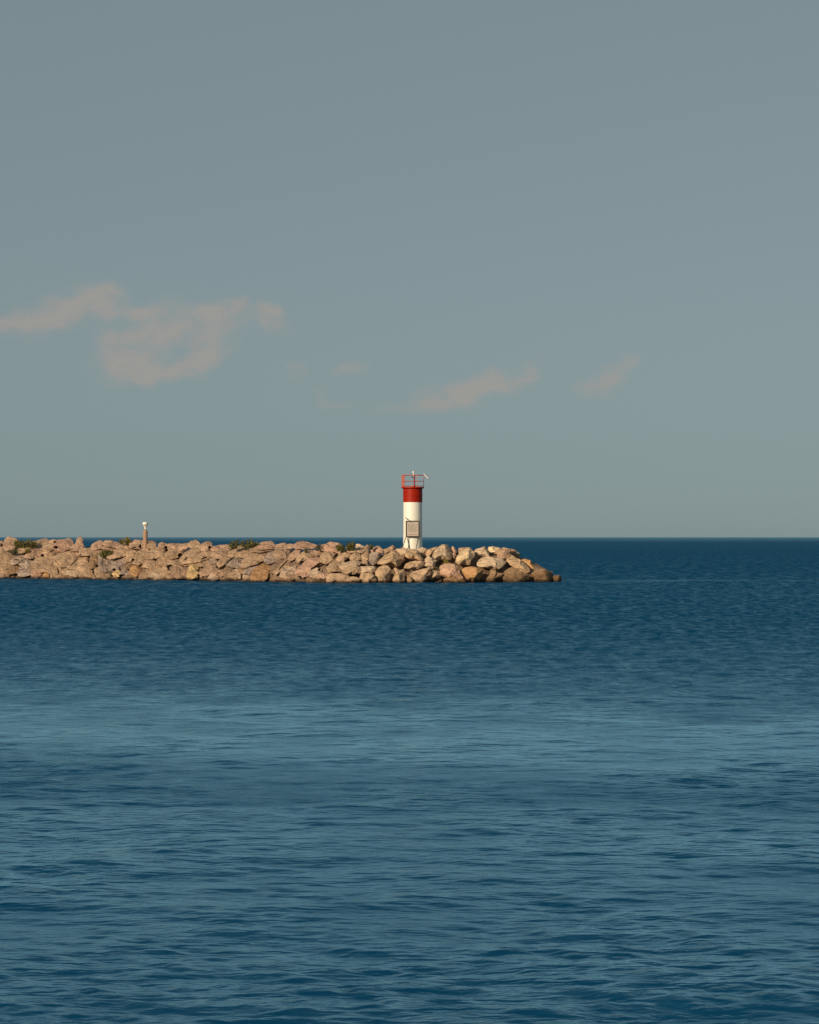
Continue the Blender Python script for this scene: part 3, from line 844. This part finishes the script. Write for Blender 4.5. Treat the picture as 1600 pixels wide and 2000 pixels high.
# ------------------------------------------------------------------ lighthouse
M_WHITE = paint('white_paint', (0.80, 0.77, 0.70), 0.5, 0.12, 2.0, grime_col=(0.52, 0.44, 0.34))
M_RED = paint('red_paint', (0.31, 0.0125, 0.001), 0.5, 0.25, 2.5)
M_RED.node_tree.nodes['Principled BSDF'].inputs['Specular IOR Level'].default_value = 0.2
M_RAIL = paint('rail_red_paint', (0.50, 0.075, 0.045), 0.5, 0.4, 6)
M_RAIL_FADED = paint('faded_orange_red_paint', (0.55, 0.15, 0.085), 0.6, 0.4, 6)
M_DARK = paint('dark_metal', (0.05, 0.045, 0.04), 0.5, 0.3, 6)
M_PALE = paint('pale_metal', (0.78, 0.74, 0.66), 0.4, 0.2, 6)
M_CELL = paint('solar_cell', (0.012, 0.016, 0.045), 0.15, 0.1, 6)
M_FRAME = paint('sign_frame_brown', (0.045, 0.023, 0.01), 0.6, 0.2, 6)
M_PANEL = paint('sign_panel', (0.47, 0.40, 0.355), 0.6, 0.3, 5, grime_col=(0.40, 0.32, 0.25))
M_INK = paint('sign_ink', (0.16, 0.115, 0.09), 0.6, 0.2, 5)
M_INK2 = paint('sign_ink_red', (0.30, 0.14, 0.10), 0.6, 0.2, 5)
M_CONC = paint('weathered_concrete', (0.36, 0.22, 0.15), 0.85, 0.5, 5)

LY = 225.6
LX = (806.3 - 800) / F * LY
PXM = LY / F


def lz(py): return CAMH + (HOR - py) * PXM


Z0 = lz(1079)
lt = empty('lighthouse', (LX, LY, Z0))
tag(lt, 'white cylindrical lighthouse with a red top band and railed red gallery', 'lighthouse')
rel = lambda py: lz(py) - Z0
RT = 0.855
lathe('tower_shaft', [(0.0, -0.4), (RT * 1.075, -0.4), (RT * 1.075, rel(1075)), (RT * 1.04, rel(1064)), (RT * 1.012, rel(1052)), (RT, rel(1042)), (RT, rel(1012)), (RT + .012, rel(1011.8)), (RT + .012, rel(1011.2)), (RT, rel(1011)), (RT, rel(981))], M_WHITE, lt, seg=96)
lathe('red_band', [(RT, rel(981)), (RT + .022, rel(980.9)), (RT + .022, rel(969.2)), (RT + .045, rel(969)), (RT + .045, rel(967)), (RT + .022, rel(966.8)), (RT + .022, rel(955)), (0, rel(955))], M_RED, lt, seg=96)
DK = rel(951.2)
lathe('gallery_deck', [(0, DK - .17), (RT + .02, DK - .17), (1.02, DK - .1), (1.045, DK - .1), (1.045, DK), (0, DK)], M_RED, lt, seg=96)
TOP = rel(928.2)
MID = rel(940)
RR_ = 1.0
rl = MB()
rl.ring(TOP, RR_, 0.022)
rail = rl.build('top_rail', M_RAIL, lt)
MB().ring(MID, RR_, 0.018).build('mid_rail', M_RAIL, lt)
MB().ring(DK + .09, RR_ + .01, 0.02).build('toe_rail', M_RAIL, lt)
for ang in (-8, 80, 172, 215, 292):
    a = R(ang)
    MB().rod((RR_ * math.cos(a), RR_ * math.sin(a), DK - .03), (RR_ * math.cos(a), RR_ * math.sin(a), TOP + .01), 0.022).build('rail_post', M_RAIL if ang != 292 else M_RAIL_FADED, lt)
# ladder head with flat stringers standing at the edge of the gallery
lad = MB()
for (px, wpx) in ((787.9, 2.6),):
    lad.box(((px - 806.3) * PXM, -0.42, (DK + TOP) / 2 + .01), (wpx * PXM, .05, TOP - DK + .1), bev=.008)
lo = lad.build('ladder_plate', M_RAIL_FADED, lt)
MB().box(((790.6 - 806.3) * PXM, -0.30, (DK + TOP) / 2 + .01), (.05, .22, TOP - DK + .08), bev=.008).build('ladder_stringer', M_RAIL, lt)
MB().box(((785.9 - 806.3) * PXM, -0.30, (DK + TOP) / 2), (.05, .06, TOP - DK + .06), bev=.008).build('ladder_stringer', M_RAIL, lt)
# lantern mast
mx = (809.7 - 806.3) * PXM
MB().rod((mx, -.1, DK - .02), (mx, -.1, TOP + .02), 0.065, 0.055, 16).build('lantern_mast', M_RED, lt)
MB().box(((805.2 - 806.3) * PXM, -.15, DK + .07), (.30, .3, .16), bev=.03).build('battery_box', M_RAIL_FADED, lt)
mb = MB()
mb.rod((mx, -.1, rel(934)), ((804.6 - 806.3) * PXM, -.2, rel(931.2)), 0.03)
mb.box(((804.8 - 806.3) * PXM, -.2, rel(931.8)), (.12, .12, .1), bev=.02)
mb.build('mast_bracket', M_DARK, lt)
lx = (807.6 - 806.3) * PXM
ln = MB().rod((lx + .04, -.1, TOP - .02), (lx, -.1, rel(923.6)), 0.055, 0.04, 14).build('lantern_neck', M_PALE, lt)
lantern = lathe('lantern', [(0, -.11), (.085, -.11), (.10, -.06), (.085, -.02), (.105, 0), (.105, .03), (.07, .075), (0, .095)], M_PALE, lt, (lx, -.1, rel(921.8)), 24)
MB().rod((lx, -.1, rel(920)), (lx, -.1, rel(916.6)), 0.014, 0.006).build('bird_spike', M_RAIL_FADED, lt)
# solar panel, slanted, on a bracket off the railing
sx, sz = (833.6 - 806.3) * PXM, rel(930.2)
tilt = math.atan2(8.8, 9.6)
rot = Matrix.Rotation(R(-12), 4, 'Z') @ Matrix.Rotation(tilt, 4, 'Y')
MB().box((sx, -.1, sz), (13.0 * PXM, .5, .06), rot, bev=.006).build('solar_panel', M_PALE, lt)
cell = MB().box(Vector((sx, -.1, sz)) + (rot @ Vector((0, 0, .033))), (12.2 * PXM, .44, .006), rot).build('solar_cells', M_CELL, bpy.data.objects['solar_panel'])
mb = MB()
mb.rod((RR_ * math.cos(R(-8)), RR_ * math.sin(R(-8)), TOP), (sx - .03, -.1, sz + .02), .02)
mb.rod((RR_ * math.cos(R(-8)), RR_ * math.sin(R(-8)), TOP - .28), (sx + .02, -.1, sz - .05), .015)
mb.build('panel_bracket', M_RAIL, lt)

# ------------------------------------------------------------------ sign on legs before the tower
SY = LY - RT - .2
spx = SY / F


def sp(px, py, dy=0.0):
    v = at(px, py, SY + dy)
    return v - sg.location


sg = empty('notice_sign', at(806, 1075, SY))
tag(sg, 'square notice sign with a brown frame on thin legs before the lighthouse', 'sign')
c = sp(806, 1033)
W, H = 27 * spx, 32 * spx
pn = MB().box(c, (W - .06, .03, H - .06)).build('sign_panel', M_PANEL, sg)
fr = MB()
t = .10
fr.box(c + Vector((0, -.01, H / 2 - t / 2)), (W, .06, t), bev=.006)
fr.box(c + Vector((0, -.01, -H / 2 + t / 2)), (W, .06, t), bev=.006)
fr.box(c + Vector((-W / 2 + t / 2, -.01, 0)), (t, .058, H - 2 * t), bev=.006)
fr.box(c + Vector((W / 2 - t / 2, -.01, 0)), (t, .058, H - 2 * t), bev=.006)
fr.build('sign_frame', M_FRAME, sg)
random.seed(4)
rows = [  # photo row, from, to, glyph height px, ink
    (1021.4, 801.5, 808.5, 1.2, 0), (1025.6, 797.0, 801.0, 1.6, 0), (1025.8, 802.6, 806.6, 2.4, 0), (1025.2, 808.0, 816.2, 1.0, 0),
    (1028.4, 797.0, 814.5, .7, 0), (1030.4, 797, 816, .7, 0), (1032.4, 797, 813, .7, 0), (1034.4, 797, 816, .7, 0), (1036.4, 797, 815, .7, 0), (1038.6, 799, 813, .6, 0),
    (1043.8, 798.2, 804.6, 1.3, 1), (1043.8, 806.0, 816.0, 1.3, 1)]
inks = [MB(), MB()]
for (py, a, b, gh, k) in rows:
    x = a
    while x < b:
        w = random.uniform(.45, 1.0) * max(.7, gh * .55)
        if random.random() < .82:
            inks[k].box(sp(x + w / 2, py) + Vector((0, -.018, random.uniform(-.006, .006))), (w * spx * .8, .006, gh * spx * random.uniform(.75, 1)))
        x += w
for k, m_ in enumerate((M_INK, M_INK2)):       # the faded print is part of the panel itself
    pn.data.materials.append(m_)
    b_ = bmesh.new()
    b_.from_mesh(pn.data)
    n_old = len(b_.faces)
    tmp = bpy.data.meshes.new('print')
    inks[k].bm.to_mesh(tmp)
    inks[k].bm.free()
    b_.from_mesh(tmp)
    b_.faces.ensure_lookup_table()
    for f_ in b_.faces[n_old:]: f_.material_index = k + 1
    b_.to_mesh(pn.data)
    b_.free()
    bpy.data.meshes.remove(tmp)
for (a, b, ya, yb) in (((793.6, 1048), (783.4, 1077.5), -.02, -.55), ((795.0, 1048), (800.2, 1074), .05, .12), ((817.8, 1048), (812.2, 1074), -.02, -.1)):
    MB().rod(sp(*a, ya), sp(*b, yb), .034, .034, 8).build('leg', M_FRAME, sg)
la = MB()
la.rod(sp(800.6, 1018, -.02), sp(797.2, 1014.8, -.12), .014)
arm = la.build('lamp_arm', M_FRAME, sg)
MB().rod(sp(797.8, 1015.4, -.12), sp(791.4, 1010.4, -.2), .055, .015, 12).build('lamp_head', M_FRAME, arm)

# ------------------------------------------------------------------ marker post with its small light
PX, PY_ = 284.0, slope_Y(284, 1066) - 0.1
ps = PY_ / F
mp_ = empty('marker_post', at(PX, 1078, PY_))
tag(mp_, 'weathered brown marker post topped by a small white cup-shaped light', 'marker post')
pz = lambda py: (1078 - py) * ps
rp = 4.5 * ps
lathe('post', [(0, -.3), (rp * 1.02, -.3), (rp, pz(1066)), (rp * .985, pz(1040)), (rp * .93, pz(1037)), (rp * .6, pz(1034.6)), (rp * .3, pz(1034)), (0, pz(1034))], M_CONC, mp_, seg=40)
lathe('lamp_neck', [(0, pz(1034.4)), (1.2 * ps, pz(1034.2)), (1.2 * ps, pz(1033.4)), (1.7 * ps, pz(1033)), (1.8 * ps, pz(1030.4)), (1.4 * ps, pz(1029.6)), (0, pz(1029.6))], M_PALE, mp_, seg=24)
cup = lathe('lamp_cup', [(0, pz(1029.9)), (2.2 * ps, pz(1029.9)), (3.2 * ps, pz(1028)), (4.6 * ps, pz(1024.3)), (4.4 * ps, pz(1024)), (0, pz(1024))], M_PALE, mp_, seg=32)
lathe('lamp_cap', [(0, pz(1024.1)), (5.3 * ps, pz(1024.1)), (5.5 * ps, pz(1023.7)), (5.5 * ps, pz(1021)), (5.0 * ps, pz(1020.2)), (3.4 * ps, pz(1019.7)), (0, pz(1019.5))], M_WHITE, mp_, seg=32)
s = Shader('amber_lens')
s.b.inputs['Base Color'].default_value = (0.42, 0.17, 0.03, 1)
s.b.inputs['Roughness'].default_value = 0.15
lens = lathe('lens', [(0, 0), (.8 * ps, .02), (1.6 * ps, .0), (2.0 * ps, -.05), (2.0 * ps, -.2), (0, -.2)], s.m, cup, seg=24)
lens.rotation_euler = (R(90) + .35, 0, 0)
lens.location = (-.3 * ps, -3.6 * ps, pz(1026.4))


# ------------------------------------------------------------------ plants among the stones
def leaf_mat(name, a, b):
    s = Shader(name)
    rnd = s.n('ShaderNodeNewGeometry').outputs['Random Per Island']
    s.l(s.mix(rnd, a, b), s.b.inputs['Base Color'])
    s.b.inputs['Roughness'].default_value = 0.7
    return s.m


M_LEAF = leaf_mat('dark_leaf', (0.05, 0.055, 0.012), (0.19, 0.165, 0.03))
M_LEAFY = leaf_mat('yellow_leaf', (0.14, 0.115, 0.02), (0.30, 0.22, 0.03))
M_LEAFG = leaf_mat('dull_leaf', (0.075, 0.07, 0.035), (0.15, 0.125, 0.06))
M_STEM = paint('stem', (0.12, 0.08, 0.04), 0.8, 0.3, 8)


def plant(px, py, wpx, hpx, mat, label, cat='shrub', lobes=None, dY=0.0, tall=False, dens=1.0):
    Y = slope_Y(px, py) + dY
    k = Y / F
    base = at(px, py, Y)
    root = empty('shrub' if cat == 'shrub' else 'weed', base)
    tag(root, label, cat, 'plants growing among the boulders')
    w, h = wpx * k, hpx * k
    g = np.random.default_rng(int(px * 3 + py))
    lobes = lobes or [(0, 1, 1)]
    V, Fc = [], []
    st = MB()
    for (lx_, ws, hs) in lobes:
        nb = max(5, int(16 * ws * dens))
        for i in range(nb):
            a = g.uniform(0, 6.28)
            rr = math.sqrt(g.uniform(0, 1))
            tip = Vector((lx_ * w + math.cos(a) * rr * w * .5 * ws, math.sin(a) * rr * w * .32 * ws, h * hs * (0.35 + 0.65 * (1 - rr * rr)) * g.uniform(.7, 1.05)))
            root_ = Vector((lx_ * w + math.cos(a) * rr * w * .18 * ws, math.sin(a) * rr * .1 * w + .25, -.25))
            st.rod(root_, tip, .012, .005, 5)
            nl = int(max(10, 60 * dens * (w * ws / 1.2) ** .3))
            for j in range(nl):
                t = g.uniform(.25, 1.05)
                p = root_.lerp(tip, t) + Vector(g.normal(0, .085 * min(1.2, h + .25), 3)) * (0.5 if tall else 1)
                d = Vector(g.normal(0, 1, 3)); d.z += 1.2 if tall else .4
                d.normalize()
                n = d.cross(Vector(g.normal(0, 1, 3))).normalized()
                L_, W_ = g.uniform(.06, .14), g.uniform(.025, .05)
                if tall: L_ *= 1.5; W_ *= .6
                b0 = len(V)
                for q in (p - d * L_ * .5, p + n * W_, p + d * L_ * .7, p - n * W_): V.append(q[:])
                Fc.append((b0, b0 + 1, b0 + 2, b0 + 3))
    link('foliage', mesh_np('foliage', V, Fc, False), mat, root)
    st.build('stalk', M_STEM, root)


plant(44, 1066, 34, 15, M_LEAF, 'long dark-green shrub on the crest near the blocky pinkish boulder', lobes=[(-.25, .6, .9), (.05, .6, 1), (.38, .55, .85), (.7, .3, .7)], dY=-1.5)
plant(29, 1080, 17, 9, M_LEAFG, 'dull grey-green weeds in a hollow below the long dark-green shrub', 'weed', dY=-.9)
plant(53.5, 1080, 7, 10, M_LEAFY, 'yellow flowering weed between two boulders below the long shrub', 'weed', tall=True, dY=-.9)
plant(206, 1085, 26, 14, M_LEAF, 'round green shrub on the slope between the pointed stone and the post', lobes=[(-.12, .75, .8), (.12, .6, 1), (.45, .3, .75)], dY=-1.2)
plant(244, 1059, 24, 10, M_LEAFY, 'tufty yellow-green shrub on the crest beside the marker post', lobes=[(-.25, .5, .6), (.12, .65, 1)], tall=True, dY=-1.0)
plant(475, 1067, 60, 15, M_LEAF, 'wide dark-green shrub on the crest, largest of the plants', lobes=[(-.4, .34, .65), (-.22, .4, .8), (0, .42, .8), (.17, .45, 1.05), (.38, .36, .75)], dY=-1.5)
plant(665, 1072, 17, 10, M_LEAF, 'smaller of the paired dark-green shrubs on the crest', lobes=[(-.2, .6, .9), (.2, .6, .9)], dY=-1.3)
plant(684, 1070, 22, 11, M_LEAF, 'larger of the paired dark-green shrubs on the crest', lobes=[(-.2, .6, .9), (.15, .6, 1.1)], dY=-1.3)
plant(725, 1069, 6, 5, M_LEAF, 'tiny green tuft on the crest before the reddish crest boulder', 'weed', dY=-.9)
plant(623, 1070, 13, 7, M_LEAFG, 'sparse yellow-green weed under the crest before the paired shrubs', 'weed', dens=.5, dY=-.9)
plant(597, 1075, 8, 4, M_LEAFG, 'low olive weed beneath the peaked reddish crest boulder', 'weed', dens=.6, dY=-.9)
plant(871, 1101, 9, 9, M_LEAFY, 'little yellow-green weed between the angular and the speckled boulder', 'weed', dY=-1.2, tall=True, dens=.7)
plant(218, 1121, 9, 6, M_LEAFG, 'small olive weed beside the yellow stone near the water', 'weed', dY=-.6, dens=.7)
plant(853, 1114, 6, 7, M_LEAFG, 'dark weed in the crevice beside the sunlit craggy boulder', 'weed', dY=-.8, dens=.6)
